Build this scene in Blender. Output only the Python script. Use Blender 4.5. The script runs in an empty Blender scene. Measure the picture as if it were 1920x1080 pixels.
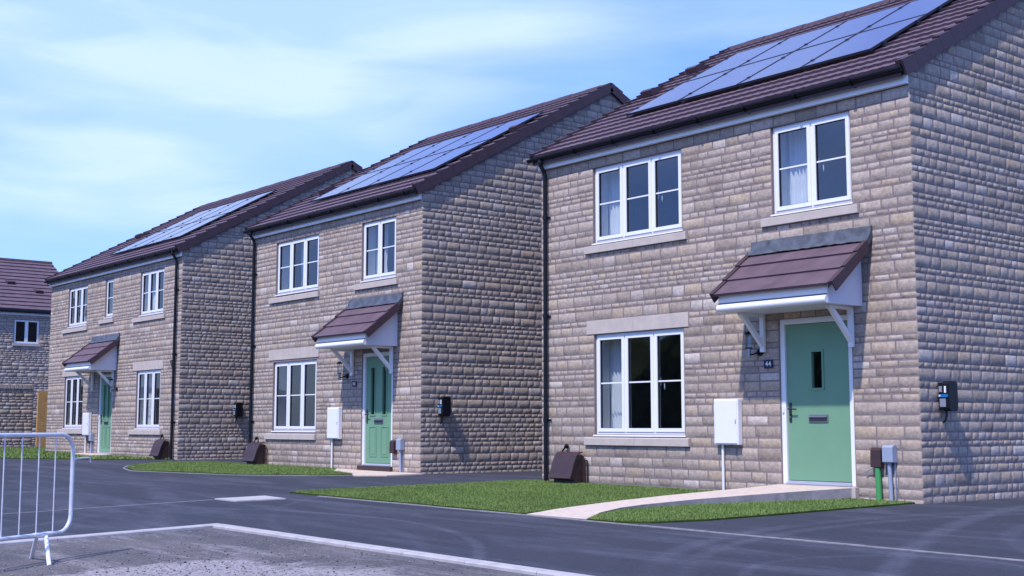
import bpy, math, random
from mathutils import Vector, Matrix
sc = bpy.context.scene
COL = sc.collection
# ------------------------------------------------------------------ camera
A = math.radians(39.4); P = math.radians(6.24)
F0 = Vector((-math.cos(A), math.sin(A), 0)); RT = Vector((math.sin(A), math.cos(A), 0)); UPZ = Vector((0, 0, 1))
FW = F0*math.cos(P)+UPZ*math.sin(P); UP = UPZ*math.cos(P)-F0*math.sin(P)
cd = bpy.data.cameras.new('camera'); cam = bpy.data.objects.new('camera', cd); COL.objects.link(cam)
cd.sensor_width = 36; cd.lens = 2371/1920*36; cd.clip_end = 4000; cd.clip_start = 0.1
cam.matrix_world = Matrix(((RT.x, UP.x, -FW.x, 0), (RT.y, UP.y, -FW.y, 0), (RT.z, UP.z, -FW.z, 0), (0, 0, 0, 1)))
sc.camera = cam
# ------------------------------------------------------------------ sun and sky
SUNV = Vector((0.205, -0.69, 1.05)).normalized()
sd = bpy.data.lights.new('sun', 'SUN'); sd.energy = 3.5; sd.angle = math.radians(1.2); sd.color = (1.0, 0.94, 0.91)
sun = bpy.data.objects.new('sun', sd); COL.objects.link(sun)
sun.rotation_euler = SUNV.to_track_quat('Z', 'Y').to_euler(); sun.location = (0, -20, 30)
w = bpy.data.worlds.new('World'); sc.world = w; w.use_nodes = True
nt = w.node_tree; nt.nodes.clear()
def N(nt, t, **k):
    n = nt.nodes.new(t)
    for a, b in k.items():
        if a.startswith('i_'): n.inputs[a[2:].replace('_', ' ')].default_value = b
        else: setattr(n, a, b)
    return n
def L(nt, a, b): nt.links.new(a, b)
sky = N(nt, 'ShaderNodeTexSky', sky_type='NISHITA', sun_disc=False)
sky.sun_elevation = math.asin(SUNV.z); sky.sun_rotation = math.atan2(SUNV.x, SUNV.y)
sky.air_density = 1.3; sky.dust_density = 0.6; sky.ozone_density = 2.5; sky.altitude = 60
tc = N(nt, 'ShaderNodeTexCoord')
# thin cloud veil: soft noise over the direction plus broad cloud banks, some added out of view
mp = N(nt, 'ShaderNodeMapping'); mp.inputs['Scale'].default_value = (1.3, 1.3, 6.5); mp.inputs['Rotation'].default_value = (0.25, 0.1, 0.5)
L(nt, tc.outputs['Generated'], mp.inputs['Vector'])
nz = N(nt, 'ShaderNodeTexNoise', i_Scale=1.9, i_Detail=5.0, i_Roughness=0.48, i_Distortion=0.5); L(nt, mp.outputs[0], nz.inputs['Vector'])
BANKS = [((-0.907, 0.295, 0.658), 0.42, 0.62), ((-0.839, 0.457, 0.649), 0.34, 0.58), ((-0.766, 0.554, 0.718), 0.25, 0.2), ((-0.934, 0.318, 0.362), 0.3, 0.1), ((-0.864, 0.464, 0.423), 0.22, 0.08), ((-0.772, 0.602, 0.449), 0.2, 0.1), ((-0.969, 0.123, 0.467), 0.9, 0.2), ((-0.526, 0.696, 1.074), 0.8, 0.3), ((-0.825, 0.507, 0.547), 0.2, -0.25), ((-0.797, 0.547, 0.563), 0.16, -0.15), ((-0.728, 0.641, 0.538), 0.18, -0.15), ((-0.626, 0.72, 0.66), 0.3, -0.1), ((-0.726, 0.617, 0.668), 0.1, 0.08), ((-.75, -.6, .75), .55, 1.5), ((0.2, -.7, 1.3), .9, .5), ((0, 0, 2.2), 1.5, .8)]  # last banks, behind and overhead, are unseen: added to brighten reflections and ambient light
sq = N(nt, 'ShaderNodeVectorMath', operation='MULTIPLY'); sq.inputs[1].default_value = (1, 1, 2.2); L(nt, tc.outputs['Generated'], sq.inputs[0])
warp = N(nt, 'ShaderNodeTexNoise', i_Scale=2.6, i_Detail=3.0); L(nt, sq.outputs[0], warp.inputs['Vector'])
wm = N(nt, 'ShaderNodeVectorMath', operation='MULTIPLY_ADD'); L(nt, warp.outputs['Color'], wm.inputs[0]); wm.inputs[1].default_value = (.22, .22, .22); wm.inputs[2].default_value = (-.11, -.11, -.11)
sq2 = N(nt, 'ShaderNodeVectorMath', operation='ADD'); L(nt, sq.outputs[0], sq2.inputs[0]); L(nt, wm.outputs[0], sq2.inputs[1])
acc = None
for v, r, s in BANKS:
    d = N(nt, 'ShaderNodeVectorMath', operation='DISTANCE'); L(nt, sq2.outputs[0], d.inputs[0]); d.inputs[1].default_value = v
    m = N(nt, 'ShaderNodeMapRange', interpolation_type='SMOOTHERSTEP'); L(nt, d.outputs['Value'], m.inputs['Value'])
    m.inputs['From Min'].default_value = 0; m.inputs['From Max'].default_value = r; m.inputs['To Min'].default_value = s; m.inputs['To Max'].default_value = 0
    if acc is None: acc = m.outputs[0]
    else:
        ad = N(nt, 'ShaderNodeMath', operation='ADD'); L(nt, acc, ad.inputs[0]); L(nt, m.outputs[0], ad.inputs[1]); acc = ad.outputs[0]
nm = N(nt, 'ShaderNodeMapRange'); L(nt, nz.outputs['Fac'], nm.inputs['Value'])
for k, v in (('From Min', 0.3), ('From Max', 0.7), ('To Min', -0.42), ('To Max', 0.5)): nm.inputs[k].default_value = v
ad = N(nt, 'ShaderNodeMath', operation='ADD', use_clamp=True); L(nt, acc, ad.inputs[0]); L(nt, nm.outputs[0], ad.inputs[1])
mul = N(nt, 'ShaderNodeMath', operation='MULTIPLY'); L(nt, ad.outputs[0], mul.inputs[0]); mul.inputs[1].default_value = 0.85
mx = N(nt, 'ShaderNodeMix', data_type='RGBA'); L(nt, mul.outputs[0], mx.inputs['Factor']); 
tint = N(nt, 'ShaderNodeMix', data_type='RGBA', blend_type='MULTIPLY'); tint.inputs['Factor'].default_value = 1.0
L(nt, sky.outputs[0], tint.inputs[6]); tint.inputs[7].default_value = (.88, 1.2, 2.45, 1)
L(nt, tint.outputs[2], mx.inputs[6])
n5 = N(nt, 'ShaderNodeTexNoise', i_Scale=3.2, i_Detail=5.0, i_Roughness=.5, i_Distortion=.6); L(nt, mp.outputs[0], n5.inputs['Vector'])
m5 = N(nt, 'ShaderNodeMapRange', interpolation_type='SMOOTHSTEP'); L(nt, n5.outputs['Fac'], m5.inputs['Value']); m5.inputs['From Min'].default_value = .36; m5.inputs['From Max'].default_value = .64
cc = N(nt, 'ShaderNodeMix', data_type='RGBA'); L(nt, m5.outputs[0], cc.inputs['Factor']); cc.inputs[6].default_value = (4.8, 7.0, 11.4, 1); cc.inputs[7].default_value = (6.7, 8.4, 11.8, 1); L(nt, cc.outputs[2], mx.inputs[7])
bg = N(nt, 'ShaderNodeBackground', i_Strength=0.092); L(nt, mx.outputs[2], bg.inputs['Color'])
out = N(nt, 'ShaderNodeOutputWorld'); L(nt, bg.outputs[0], out.inputs[0])
sc.view_settings.view_transform = 'Standard'; sc.view_settings.look = 'None'; sc.view_settings.gamma = 1; sc.view_settings.exposure = 0.36
sc.render.engine = 'CYCLES'
rnd = random.Random(7)
# ------------------------------------------------------------------ materials
def mat(name, col, rough=0.6, spec=0.5, metal=0.0, noise=0.08, nscale=8.0, bump=0.0, bscale=60.0, coat=0.0):
    m = bpy.data.materials.new(name); m.use_nodes = True; nt = m.node_tree; b = nt.nodes['Principled BSDF']
    b.inputs['Roughness'].default_value = rough; b.inputs['Metallic'].default_value = metal; b.inputs['Specular IOR Level'].default_value = spec
    b.inputs['Coat Weight'].default_value = coat
    tc = N(nt, 'ShaderNodeTexCoord'); nz = N(nt, 'ShaderNodeTexNoise', i_Scale=nscale, i_Detail=4.0); L(nt, tc.outputs['Object'], nz.inputs['Vector'])
    r = N(nt, 'ShaderNodeMapRange'); L(nt, nz.outputs['Fac'], r.inputs['Value']); r.inputs['From Min'].default_value = .25; r.inputs['From Max'].default_value = .75
    r.inputs['To Min'].default_value = 1-noise; r.inputs['To Max'].default_value = 1+noise
    v = N(nt, 'ShaderNodeVectorMath', operation='SCALE'); v.inputs[0].default_value = col; L(nt, r.outputs[0], v.inputs['Scale']); L(nt, v.outputs[0], b.inputs['Base Color'])
    if bump:
        n2 = N(nt, 'ShaderNodeTexNoise', i_Scale=bscale, i_Detail=5.0, i_Roughness=.6); L(nt, tc.outputs['Object'], n2.inputs['Vector'])
        bp = N(nt, 'ShaderNodeBump', i_Strength=1.0, i_Distance=bump); L(nt, n2.outputs['Fac'], bp.inputs['Height']); L(nt, bp.outputs[0], b.inputs['Normal'])
    return m
def ramp(nt, stops, src):
    r = N(nt, 'ShaderNodeValToRGB'); e = r.color_ramp.elements
    e[0].position, e[0].color = stops[0][0], (*stops[0][1], 1); e[1].position, e[1].color = stops[1][0], (*stops[1][1], 1)
    for p, c in stops[2:]: x = e.new(p); x.color = (*c, 1)
    L(nt, src, r.inputs[0]); return r
def stone_mat(name, k, rough_bump, stretch):
    m = bpy.data.materials.new(name); m.use_nodes = True; nt = m.node_tree; b = nt.nodes['Principled BSDF']
    b.inputs['Roughness'].default_value = .9; b.inputs['Specular IOR Level'].default_value = .2
    at = N(nt, 'ShaderNodeAttribute', attribute_name='stone'); sep = N(nt, 'ShaderNodeSeparateColor'); L(nt, at.outputs['Color'], sep.inputs[0])
    # colour family of each block
    r = ramp(nt, [(0.0, (.265*k, .215*k, .172*k)), (1.0, (.46*k, .395*k, .345*k)), (.3, (.335*k, .272*k, .222*k)), (.55, (.36*k, .296*k, .247*k)), (.76, (.385*k, .298*k, .215*k)), (.88, (.395*k, .335*k, .29*k))], sep.outputs[0])
    tc = N(nt, 'ShaderNodeTexCoord')
    n1 = N(nt, 'ShaderNodeTexNoise', i_Scale=22.0, i_Detail=6.0, i_Roughness=.65); L(nt, tc.outputs['Object'], n1.inputs['Vector'])
    mr = N(nt, 'ShaderNodeMapRange'); L(nt, n1.outputs['Fac'], mr.inputs['Value']); mr.inputs['From Min'].default_value = .3; mr.inputs['From Max'].default_value = .7
    mr.inputs['To Min'].default_value = .74; mr.inputs['To Max'].default_value = 1.26
    n3 = N(nt, 'ShaderNodeTexNoise', i_Scale=.45, i_Detail=2.0); L(nt, tc.outputs['Object'], n3.inputs['Vector'])
    m3 = N(nt, 'ShaderNodeMapRange'); L(nt, n3.outputs['Fac'], m3.inputs['Value']); m3.inputs['From Min'].default_value = .3; m3.inputs['From Max'].default_value = .7
    m3.inputs['To Min'].default_value = .9; m3.inputs['To Max'].default_value = 1.1
    mm = N(nt, 'ShaderNodeMath', operation='MULTIPLY'); L(nt, mr.outputs[0], mm.inputs[0]); L(nt, m3.outputs[0], mm.inputs[1])
    v = N(nt, 'ShaderNodeVectorMath', operation='SCALE'); L(nt, r.outputs[0], v.inputs[0]); L(nt, mm.outputs[0], v.inputs['Scale']); L(nt, v.outputs[0], b.inputs['Base Color'])
    mp = N(nt, 'ShaderNodeMapping'); mp.inputs['Scale'].default_value = stretch; L(nt, tc.outputs['Object'], mp.inputs['Vector'])
    n2 = N(nt, 'ShaderNodeTexNoise', i_Scale=58.0, i_Detail=6.0, i_Roughness=.7, i_Distortion=.6); L(nt, mp.outputs[0], n2.inputs['Vector'])
    bp = N(nt, 'ShaderNodeBump', i_Strength=1.0, i_Distance=rough_bump); L(nt, n2.outputs['Fac'], bp.inputs['Height']); L(nt, bp.outputs[0], b.inputs['Normal'])
    return m
M = {}
M['stone'] = stone_mat('coursed_stone', 1.16, .011, (1, 1, 1))
M['stone_rough'] = stone_mat('rock_faced_stone', 1.22, .02, (1, 1, .45))
M['mortar'] = mat('mortar', (.235, .19, .185), .95, .1, noise=.15, nscale=5, bump=.004)
M['plain_stone'] = mat('plain_walling', (.3, .26, .24), .95, .1, noise=.25, nscale=6, bump=.01)
M['cast'] = mat('cast_stone', (.50, .43, .375), .85, .25, noise=.09, nscale=7, bump=.0015, bscale=150)
M['tile'] = mat('roof_tile', (.115, .072, .088), .6, .5, noise=.25, nscale=3.5, bump=.002, bscale=120)
M['tile_dark'] = mat('verge_tile', (.062, .036, .044), .6, .4, noise=.12, nscale=5)
M['lead'] = mat('lead', (.085, .095, .115), .5, .5, metal=.2, noise=.45, nscale=9, bump=.008, bscale=14)
M['white'] = mat('white_upvc', (.8, .8, .8), .32, .5, noise=.02)
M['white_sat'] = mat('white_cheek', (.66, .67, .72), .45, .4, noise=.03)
M['black'] = mat('black_plastic', (.009, .010, .014), .42, .22, noise=.2)
M['seal'] = mat('gasket', (.03, .03, .045), .6, .3)
M['door'] = mat('green_door_skin', (.16, .315, .19), .5, .45, noise=.04, nscale=3, bump=.0004, bscale=90)
M['steel'] = mat('brushed_steel', (.35, .35, .37), .35, .5, metal=.8)
M['sill_alu'] = mat('threshold', (.36, .38, .46), .45, .5, metal=.3)
M['brown'] = mat('brown_plastic', (.05, .027, .027), .45, .45, noise=.12)
M['bluegrey'] = mat('grey_plastic', (.29, .335, .43), .5, .4, noise=.05)
M['greenduct'] = mat('green_duct', (.06, .3, .09), .5, .4, noise=.06)
M['galv'] = mat('galvanised', (.68, .69, .74), .38, .5, metal=.3, noise=.15, nscale=14)
M['white_paint'] = mat('painted_foot', (.75, .76, .78), .45, .4, noise=.1, nscale=20)
M['timber'] = mat('timber', (.5, .28, .1), .8, .2, noise=.2, nscale=5)
M['concrete'] = mat('pale_concrete', (.40, .375, .385), .85, .2, noise=.14, nscale=9, bump=.002, bscale=80)
M['concrete_dk'] = mat('edging_concrete', (.24, .225, .235), .9, .2, noise=.25, nscale=9, bump=.002, bscale=80)
M['inner'] = mat('inner_plaster', (.72, .72, .70), .9, .1, noise=.03)
M['curtain'] = mat('curtain_cloth', (.8, .82, .86), .9, .1, noise=.05)
M['interior_dark'] = mat('inner_floor', (.12, .11, .1), .8, .2)
M['navy'] = mat('plate_navy', (.012, .016, .05), .35, .5)
M['letters'] = mat('plate_lettering', (.8, .8, .8), .5, .3)
M['blue'] = mat('charger_blue', (.01, .16, .42), .4, .5)
M['label'] = mat('label_grey', (.22, .25, .32), .5, .4)
M['plant'] = mat('pot_plant', (.02, .04, .015), .8, .2)
def glass_mat(name, tint=.8):
    m = bpy.data.materials.new(name); m.use_nodes = True; nt = m.node_tree; nt.nodes.clear()
    o = N(nt, 'ShaderNodeOutputMaterial'); mix = N(nt, 'ShaderNodeMixShader'); t = N(nt, 'ShaderNodeBsdfTransparent'); t.inputs[0].default_value = (tint*.92, tint*.97, tint, 1)
    g = N(nt, 'ShaderNodeBsdfGlossy', i_Roughness=.02); f = N(nt, 'ShaderNodeFresnel', i_IOR=1.95)
    gm = N(nt, 'ShaderNodeNewGeometry'); im = N(nt, 'ShaderNodeMapRange'); L(nt, gm.outputs['Backfacing'], im.inputs['Value']); im.inputs['To Min'].default_value = 2.1; im.inputs['To Max'].default_value = 1/2.1; L(nt, im.outputs[0], f.inputs['IOR'])
    tc = N(nt, 'ShaderNodeTexCoord'); n2 = N(nt, 'ShaderNodeTexNoise', i_Scale=1.3, i_Detail=1.0); L(nt, tc.outputs['Object'], n2.inputs['Vector'])
    bp = N(nt, 'ShaderNodeBump', i_Strength=.4, i_Distance=.01); L(nt, n2.outputs['Fac'], bp.inputs['Height']); L(nt, bp.outputs[0], g.inputs['Normal'])
    L(nt, f.outputs[0], mix.inputs[0]); L(nt, t.outputs[0], mix.inputs[1]); L(nt, g.outputs[0], mix.inputs[2]); L(nt, mix.outputs[0], o.inputs[0]); return m
M['glass'] = glass_mat('window_glass', .86)
def panel_mat():
    m = mat('solar_cells', (.03, .03, .08), .28, .6, noise=.0, coat=.6); nt = m.node_tree; b = nt.nodes['Principled BSDF']
    b.inputs['Coat Roughness'].default_value = .06; b.inputs['IOR'].default_value = 1.55; b.inputs['Specular IOR Level'].default_value = .8
    b.inputs['Specular Tint'].default_value = (.85, .80, 1, 1)
    tc = N(nt, 'ShaderNodeTexCoord'); br = N(nt, 'ShaderNodeTexBrick', offset=0.0, squash=1.0); br.offset = 0
    L(nt, tc.outputs['Object'], br.inputs['Vector'])
    for k, v in (('Scale', 1.0), ('Mortar Size', .004), ('Brick Width', .19), ('Row Height', .165), ('Mortar Smooth', .3)): br.inputs[k].default_value = v
    br.inputs['Color1'].default_value = (.085, .085, .15, 1); br.inputs['Color2'].default_value = (.09, .09, .158, 1); br.inputs['Mortar'].default_value = (.10, .10, .17, 1)
    L(nt, br.outputs['Color'], b.inputs['Base Color']); return m
M['pv'] = panel_mat()
def asphalt(name, kind):
    m = bpy.data.materials.new(name); m.use_nodes = True; nt = m.node_tree; b = nt.nodes['Principled BSDF']
    b.inputs['Roughness'].default_value = .8; b.inputs['Specular IOR Level'].default_value = .35
    g = N(nt, 'ShaderNodeNewGeometry'); pos = g.outputs['Position']
    def noise(s, d=4.0, r=.55, dist=0.0, sc3=None):
        n = N(nt, 'ShaderNodeTexNoise', i_Scale=s, i_Detail=d, i_Roughness=r, i_Distortion=dist)
        if sc3:
            mp = N(nt, 'ShaderNodeMapping'); mp.inputs['Scale'].default_value = sc3[0]; mp.inputs['Rotation'].default_value = (0, 0, sc3[1]); L(nt, pos, mp.inputs['Vector']); L(nt, mp.outputs[0], n.inputs['Vector'])
        else: L(nt, pos, n.inputs['Vector'])
        return n.outputs['Fac']
    def mr(src, a, bb, c, d):
        r = N(nt, 'ShaderNodeMapRange'); L(nt, src, r.inputs['Value'])
        for k, v in (('From Min', a), ('From Max', bb), ('To Min', c), ('To Max', d)): r.inputs[k].default_value = v
        return r.outputs[0]
    def op(o, a, c, clamp=False):
        n = N(nt, 'ShaderNodeMath', operation=o, use_clamp=clamp)
        for i, x in enumerate((a, c)):
            if isinstance(x, (int, float)): n.inputs[i].default_value = x
            else: L(nt, x, n.inputs[i])
        return n.outputs[0]
    def mixc(f, a, c):
        n = N(nt, 'ShaderNodeMix', data_type='RGBA')
        if isinstance(f, float): n.inputs['Factor'].default_value = f
        else: L(nt, f, n.inputs['Factor'])
        for i, x in ((6, a), (7, c)):
            if isinstance(x, tuple): n.inputs[i].default_value = (*x, 1)
            else: L(nt, x, n.inputs[i])
        return n.outputs[2]
    grit = noise(110, 3, .7); fine = noise(38, 4, .7)
    if kind == 'new':
        base = mixc(mr(noise(.5, 4), .35, .65, 0, 1), (.033, .036, .052), (.045, .049, .068))
        # roller and sweeping streaks, and tyre scuff arcs
        st = mr(noise(1.4, 6, .65, .6, ((.25, 1.6, 1), .12)), .47, .72, 0, .8)
        tot = st
        for cx, cy, r0, r1, amt, ang in ((-12.34, 2.4, 5.62, 5.78, 1.0, 1), (-12.34, 2.4, 5.1, 5.3, .45, 1), (9.59, 16.87, 17.32, 17.62, 1.2, 1), (-3.27, 10.36, 4.75, 5.05, .9, 1), (-2.85, 10.32, 4.85, 5.1, .8, 1), (-5.48, 8.11, 1.0, 1.15, .7, 1), (-28.98, -21.62, 31.4, 31.9, .7, 1), (-4.6, 4.6, 2.9, 3.1, .8, 1), (-18.5, 3.0, 4.2, 4.5, .6, 1), (-3.0, 12.5, 3.4, 3.65, .7, 1), (-23.5, 5.5, 3.2, 3.5, .5, 1), (-9.2, 14.5, 8.2, 8.4, .5, 1)):
            d = N(nt, 'ShaderNodeVectorMath', operation='DISTANCE'); fl = N(nt, 'ShaderNodeVectorMath', operation='MULTIPLY'); fl.inputs[1].default_value = (1, 1, 0); L(nt, pos, fl.inputs[0])
            L(nt, fl.outputs[0], d.inputs[0]); d.inputs[1].default_value = (cx, cy, 0)
            mid = (r0+r1)/2; hw = (r1-r0)/2
            dd = op('ABSOLUTE', op('SUBTRACT', d.outputs['Value'], mid), 0)
            band = mr(dd, hw*.3, hw, 1, 0)
            brk = mr(noise(1.1, 3, .5), .32, .52, .15*amt, amt)
            lines = mr(noise(9, 2, .5), .3, .7, .5, 1)
            tot = op('ADD', tot, op('MULTIPLY', op('MULTIPLY', op('MULTIPLY', band, brk), lines), .6), True)
        col = mixc(op('MULTIPLY', tot, .6), base, (.16, .165, .225))
        col = mixc(mr(fine, .52, .70, 0, .45), col, (.105, .108, .135))
        col = mixc(mr(noise(16, 4, .75), .36, .50, .5, 0), col, (.022, .024, .034))
        col = mixc(mr(grit, .35, .65, .6, 0), col, (.018, .018, .028))
        bd = .006
    else:
        base = mixc(mr(noise(.9, 5, .6), .38, .62, 0, 1), (.085, .08, .09), (.145, .128, .132))
        sep = N(nt, 'ShaderNodeSeparateXYZ'); L(nt, pos, sep.inputs[0])
        def patch(cx, cy, rad, sx=1.0):
            f2 = N(nt, 'ShaderNodeVectorMath', operation='MULTIPLY'); f2.inputs[1].default_value = (1/sx, 1, 0); L(nt, pos, f2.inputs[0])
            dd = N(nt, 'ShaderNodeVectorMath', operation='DISTANCE'); L(nt, f2.outputs[0], dd.inputs[0]); dd.inputs[1].default_value = (cx/sx, cy, 0)
            return mr(dd.outputs['Value'], rad*.35, rad, 1, 0)
        area = op('MAXIMUM', op('MAXIMUM', patch(-9.7, 4.7, .85, 1.1), patch(-10.0, 4.1, .6, 1.2)), op('MULTIPLY', patch(-8.7, 5.3, .7, 1.8), .6))
        dust = mr(op('ADD', op('MULTIPLY', area, .42), noise(2.3, 6, .7, .5)), .58, .74, 0, 1)
        streak = mr(noise(2.2, 4, .6, .3, ((.35, 2.2, 1), .1)), .52, .62, 0, .8)
        near = mr(sep.outputs[1], 6.4, 5.4, .3, 1)
        chips = mr(noise(17, 4, .75), .36, .52, .35, 1)
        col = mixc(op('MULTIPLY', op('MULTIPLY', op('ADD', dust, op('MULTIPLY', streak, .6), True), near), chips), base, (.36, .325, .345))
        col = mixc(mr(fine, .55, .63, 0, .6), col, (.27, .24, .25))
        col = mixc(mr(noise(34, 3, .7), .38, .44, .8, 0), col, (.05, .047, .055))
        col = mixc(mr(noise(14, 4, .7), .60, .70, 0, .5), col, (.04, .038, .046))
        bd = .02
    L(nt, col, b.inputs['Base Color'])
    h = op('ADD', op('MULTIPLY', grit, .5), fine)
    bp = N(nt, 'ShaderNodeBump', i_Strength=.8, i_Distance=bd); L(nt, h, bp.inputs['Height']); L(nt, bp.outputs[0], b.inputs['Normal'])
    return m
M['tarmac'] = asphalt('new_tarmac', 'new'); M['road'] = asphalt('rough_base_course', 'rough')
M['pebble'] = mat('pale_chippings', (.25, .225, .22), .9, .2, noise=.3, nscale=3)
M['pebble_dark'] = mat('dark_chippings', (.05, .048, .055), .9, .2, noise=.3, nscale=3)
M['wood'] = mat('wood_foliage', (.045, .06, .03), .95, .1, noise=.5, nscale=.6)
M['slabs'] = mat('buff_paving', (.56, .455, .385), .9, .2, noise=.14, nscale=14, bump=.002, bscale=90)
M['soil'] = mat('lawn_soil', (.035, .055, .012), 1, .1, noise=.3, nscale=6)
def grass_mat():
    m = bpy.data.materials.new('grass_blades'); m.use_nodes = True; nt = m.node_tree; b = nt.nodes['Principled BSDF']
    at = N(nt, 'ShaderNodeAttribute', attribute_name='stone'); sep = N(nt, 'ShaderNodeSeparateColor'); L(nt, at.outputs['Color'], sep.inputs[0])
    g = N(nt, 'ShaderNodeNewGeometry'); n = N(nt, 'ShaderNodeTexNoise', i_Scale=1.3, i_Detail=4.0); L(nt, g.outputs['Position'], n.inputs['Vector'])
    a = N(nt, 'ShaderNodeMath', operation='MULTIPLY_ADD'); L(nt, n.outputs['Fac'], a.inputs[0]); a.inputs[1].default_value = .9
    s = N(nt, 'ShaderNodeMath', operation='MULTIPLY_ADD'); L(nt, sep.outputs[0], s.inputs[0]); s.inputs[1].default_value = .5; s.inputs[2].default_value = -.2; L(nt, s.outputs[0], a.inputs[2])
    r = ramp(nt, [(0, (.095, .15, .038)), (1, (.24, .32, .09)), (.5, (.17, .25, .06))], a.outputs[0])
    L(nt, r.outputs[0], b.inputs['Base Color']); b.inputs['Roughness'].default_value = .6; b.inputs['Specular IOR Level'].default_value = .25
    return m
M['grass'] = grass_mat()
# ------------------------------------------------------------------ mesh builder
class MB:
    def __init__(s): s.v = []; s.f = []; s.m = []; s.mats = []; s.sm = []; s.c = []; s.cc = .5
    def mi(s, m):
        if m not in s.mats: s.mats.append(m)
        return s.mats.index(m)
    def add(s, vs, fs, m, smooth=False, tone=None):
        o = len(s.v); s.v += [tuple(x) for x in vs]; k = s.mi(m); s.c += [s.cc if tone is None else tone]*len(vs)
        for f in fs: s.f.append(tuple(o+i for i in f)); s.m.append(k); s.sm.append(smooth)
    def box(s, x0, x1, y0, y1, z0, z1, m):
        if x0 > x1: x0, x1 = x1, x0
        if y0 > y1: y0, y1 = y1, y0
        if z0 > z1: z0, z1 = z1, z0
        s.add([(x0, y0, z0), (x1, y0, z0), (x1, y1, z0), (x0, y1, z0), (x0, y0, z1), (x1, y0, z1), (x1, y1, z1), (x0, y1, z1)],
              [(0, 3, 2, 1), (4, 5, 6, 7), (0, 1, 5, 4), (1, 2, 6, 5), (2, 3, 7, 6), (3, 0, 4, 7)], m)
    def prism(s, prof, a, b, m, axis='x', smooth=False):
        # prof: (y,z) for axis x; (x,z) for axis y; (x,y) for axis z
        if a > b: a, b = b, a
        f = {'x': lambda t, p: (t, p[0], p[1]), 'y': lambda t, p: (p[0], t, p[1]), 'z': lambda t, p: (p[0], p[1], t)}[axis]
        n = len(prof); ar = sum(prof[i][0]*prof[(i+1) % n][1]-prof[(i+1) % n][0]*prof[i][1] for i in range(n))
        if (ar < 0) != (axis == 'y'): prof = prof[::-1]
        vs = [f(a, p) for p in prof]+[f(b, p) for p in prof]
        s.add(vs, [tuple(range(n))[::-1], tuple(range(n, 2*n))], m)
        s.add(vs, [(i, (i+1) % n, n+(i+1) % n, n+i) for i in range(n)], m, smooth)
    def tube(s, path, r, m, n=8, cap=True, closed=False):
        path = [Vector(p) for p in path]; rings = []; pu = None; k = len(path)
        rr = r if isinstance(r, (list, tuple)) else [r]*k
        for i, p in enumerate(path):
            if closed: t = (path[(i+1) % k]-path[i-1])
            else: t = path[min(i+1, k-1)]-path[max(i-1, 0)]
            t.normalize()
            if pu is None: pu = t.orthogonal().normalized()
            pu = (pu-t*pu.dot(t)).normalized(); q = t.cross(pu)
            rings.append([p+(pu*math.cos(2*math.pi*j/n)+q*math.sin(2*math.pi*j/n))*rr[i] for j in range(n)])
        vs = [x for g in rings for x in g]; fs = []
        for i in range(k if closed else k-1):
            a = i*n; b = ((i+1) % k)*n
            fs += [(a+j, a+(j+1) % n, b+(j+1) % n, b+j) for j in range(n)]
        s.add(vs, fs, m, True)
        if cap and not closed: s.add(rings[0], [tuple(range(n))[::-1]], m); s.add(rings[-1], [tuple(range(n))], m)
    def build(s, name, parent=None, origin=None, bevel=0.0, loc=None):
        me = bpy.data.meshes.new(name); O = Vector(origin) if origin is not None else (Vector(parent['_o']) if parent is not None and '_o' in parent else Vector((0, 0, 0)))
        me.from_pydata([(x[0]-O.x, x[1]-O.y, x[2]-O.z) for x in s.v], [], s.f)
        for k in s.mats: me.materials.append(M[k])
        me.polygons.foreach_set('material_index', s.m); me.polygons.foreach_set('use_smooth', s.sm)
        ca = me.color_attributes.new('stone', 'FLOAT_COLOR', 'POINT'); fl = []
        for c in s.c: fl += (c, c, c, 1.0)
        ca.data.foreach_set('color', fl)
        me.update(); o = bpy.data.objects.new(name, me); COL.objects.link(o)
        if parent is not None: o.parent = parent; o['_o'] = list(O)
        elif origin is not None: o.location = O; o['_o'] = list(O)
        else: o['_o'] = [0, 0, 0]
        if bevel:
            b = o.modifiers.new('bevel', 'BEVEL'); b.width = bevel; b.segments = 2; b.limit_method = 'ANGLE'; b.angle_limit = math.radians(40)
        return o
def thing(name, loc, label, cat, group=None):
    o = bpy.data.objects.new(name, None); COL.objects.link(o); o.location = loc; o['_o'] = list(loc); o.empty_display_size = .2
    o['label'] = label; o['category'] = cat
    if group: o['group'] = group
    return o
def tag(o, label, cat, group=None):
    o['label'] = label; o['category'] = cat
    if group: o['group'] = group
    return o
def struct(o): o['kind'] = 'structure'; return o
# ------------------------------------------------------------------ ground
YF = 13.3
def gz(x, y): return -0.91-0.005*(x+8.6)-0.028*max(0, YF-y)
def sheet(mb, pts, off, m, thick=0.0):
    vs = [(x, y, gz(x, y)+off) for x, y in pts]; n = len(vs)
    ar = sum(pts[i][0]*pts[(i+1) % n][1]-pts[(i+1) % n][0]*pts[i][1] for i in range(n))
    idx = tuple(range(n)) if ar > 0 else tuple(range(n))[::-1]
    mb.add(vs, [idx], m)
    if thick:
        lo = [(x, y, gz(x, y)+off-thick) for x, y in pts]
        fs = [(i, n+i, n+(i+1) % n, (i+1) % n) for i in range(n)]
        if ar < 0: fs = [f[::-1] for f in fs]
        mb.add(vs+lo, fs, m)
b = MB(); S = 1500
for (x0, x1) in ((-S, -150), (-150, 100), (100, S)):
    b.add([(x0, -S, -3.2), (x1, -S, -3.2), (x1, 6, -3.2), (x0, 6, -3.2)], [(0, 1, 2, 3)], 'soil')
    b.add([(x0, 6, -3.2), (x1, 6, -3.2), (x1, 40, -1.3), (x0, 40, -1.3), (x1, S, -1.3), (x0, S, -1.3)], [(0, 1, 2, 3), (3, 2, 4, 5)], 'soil')
struct(b.build('ground'))
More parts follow.
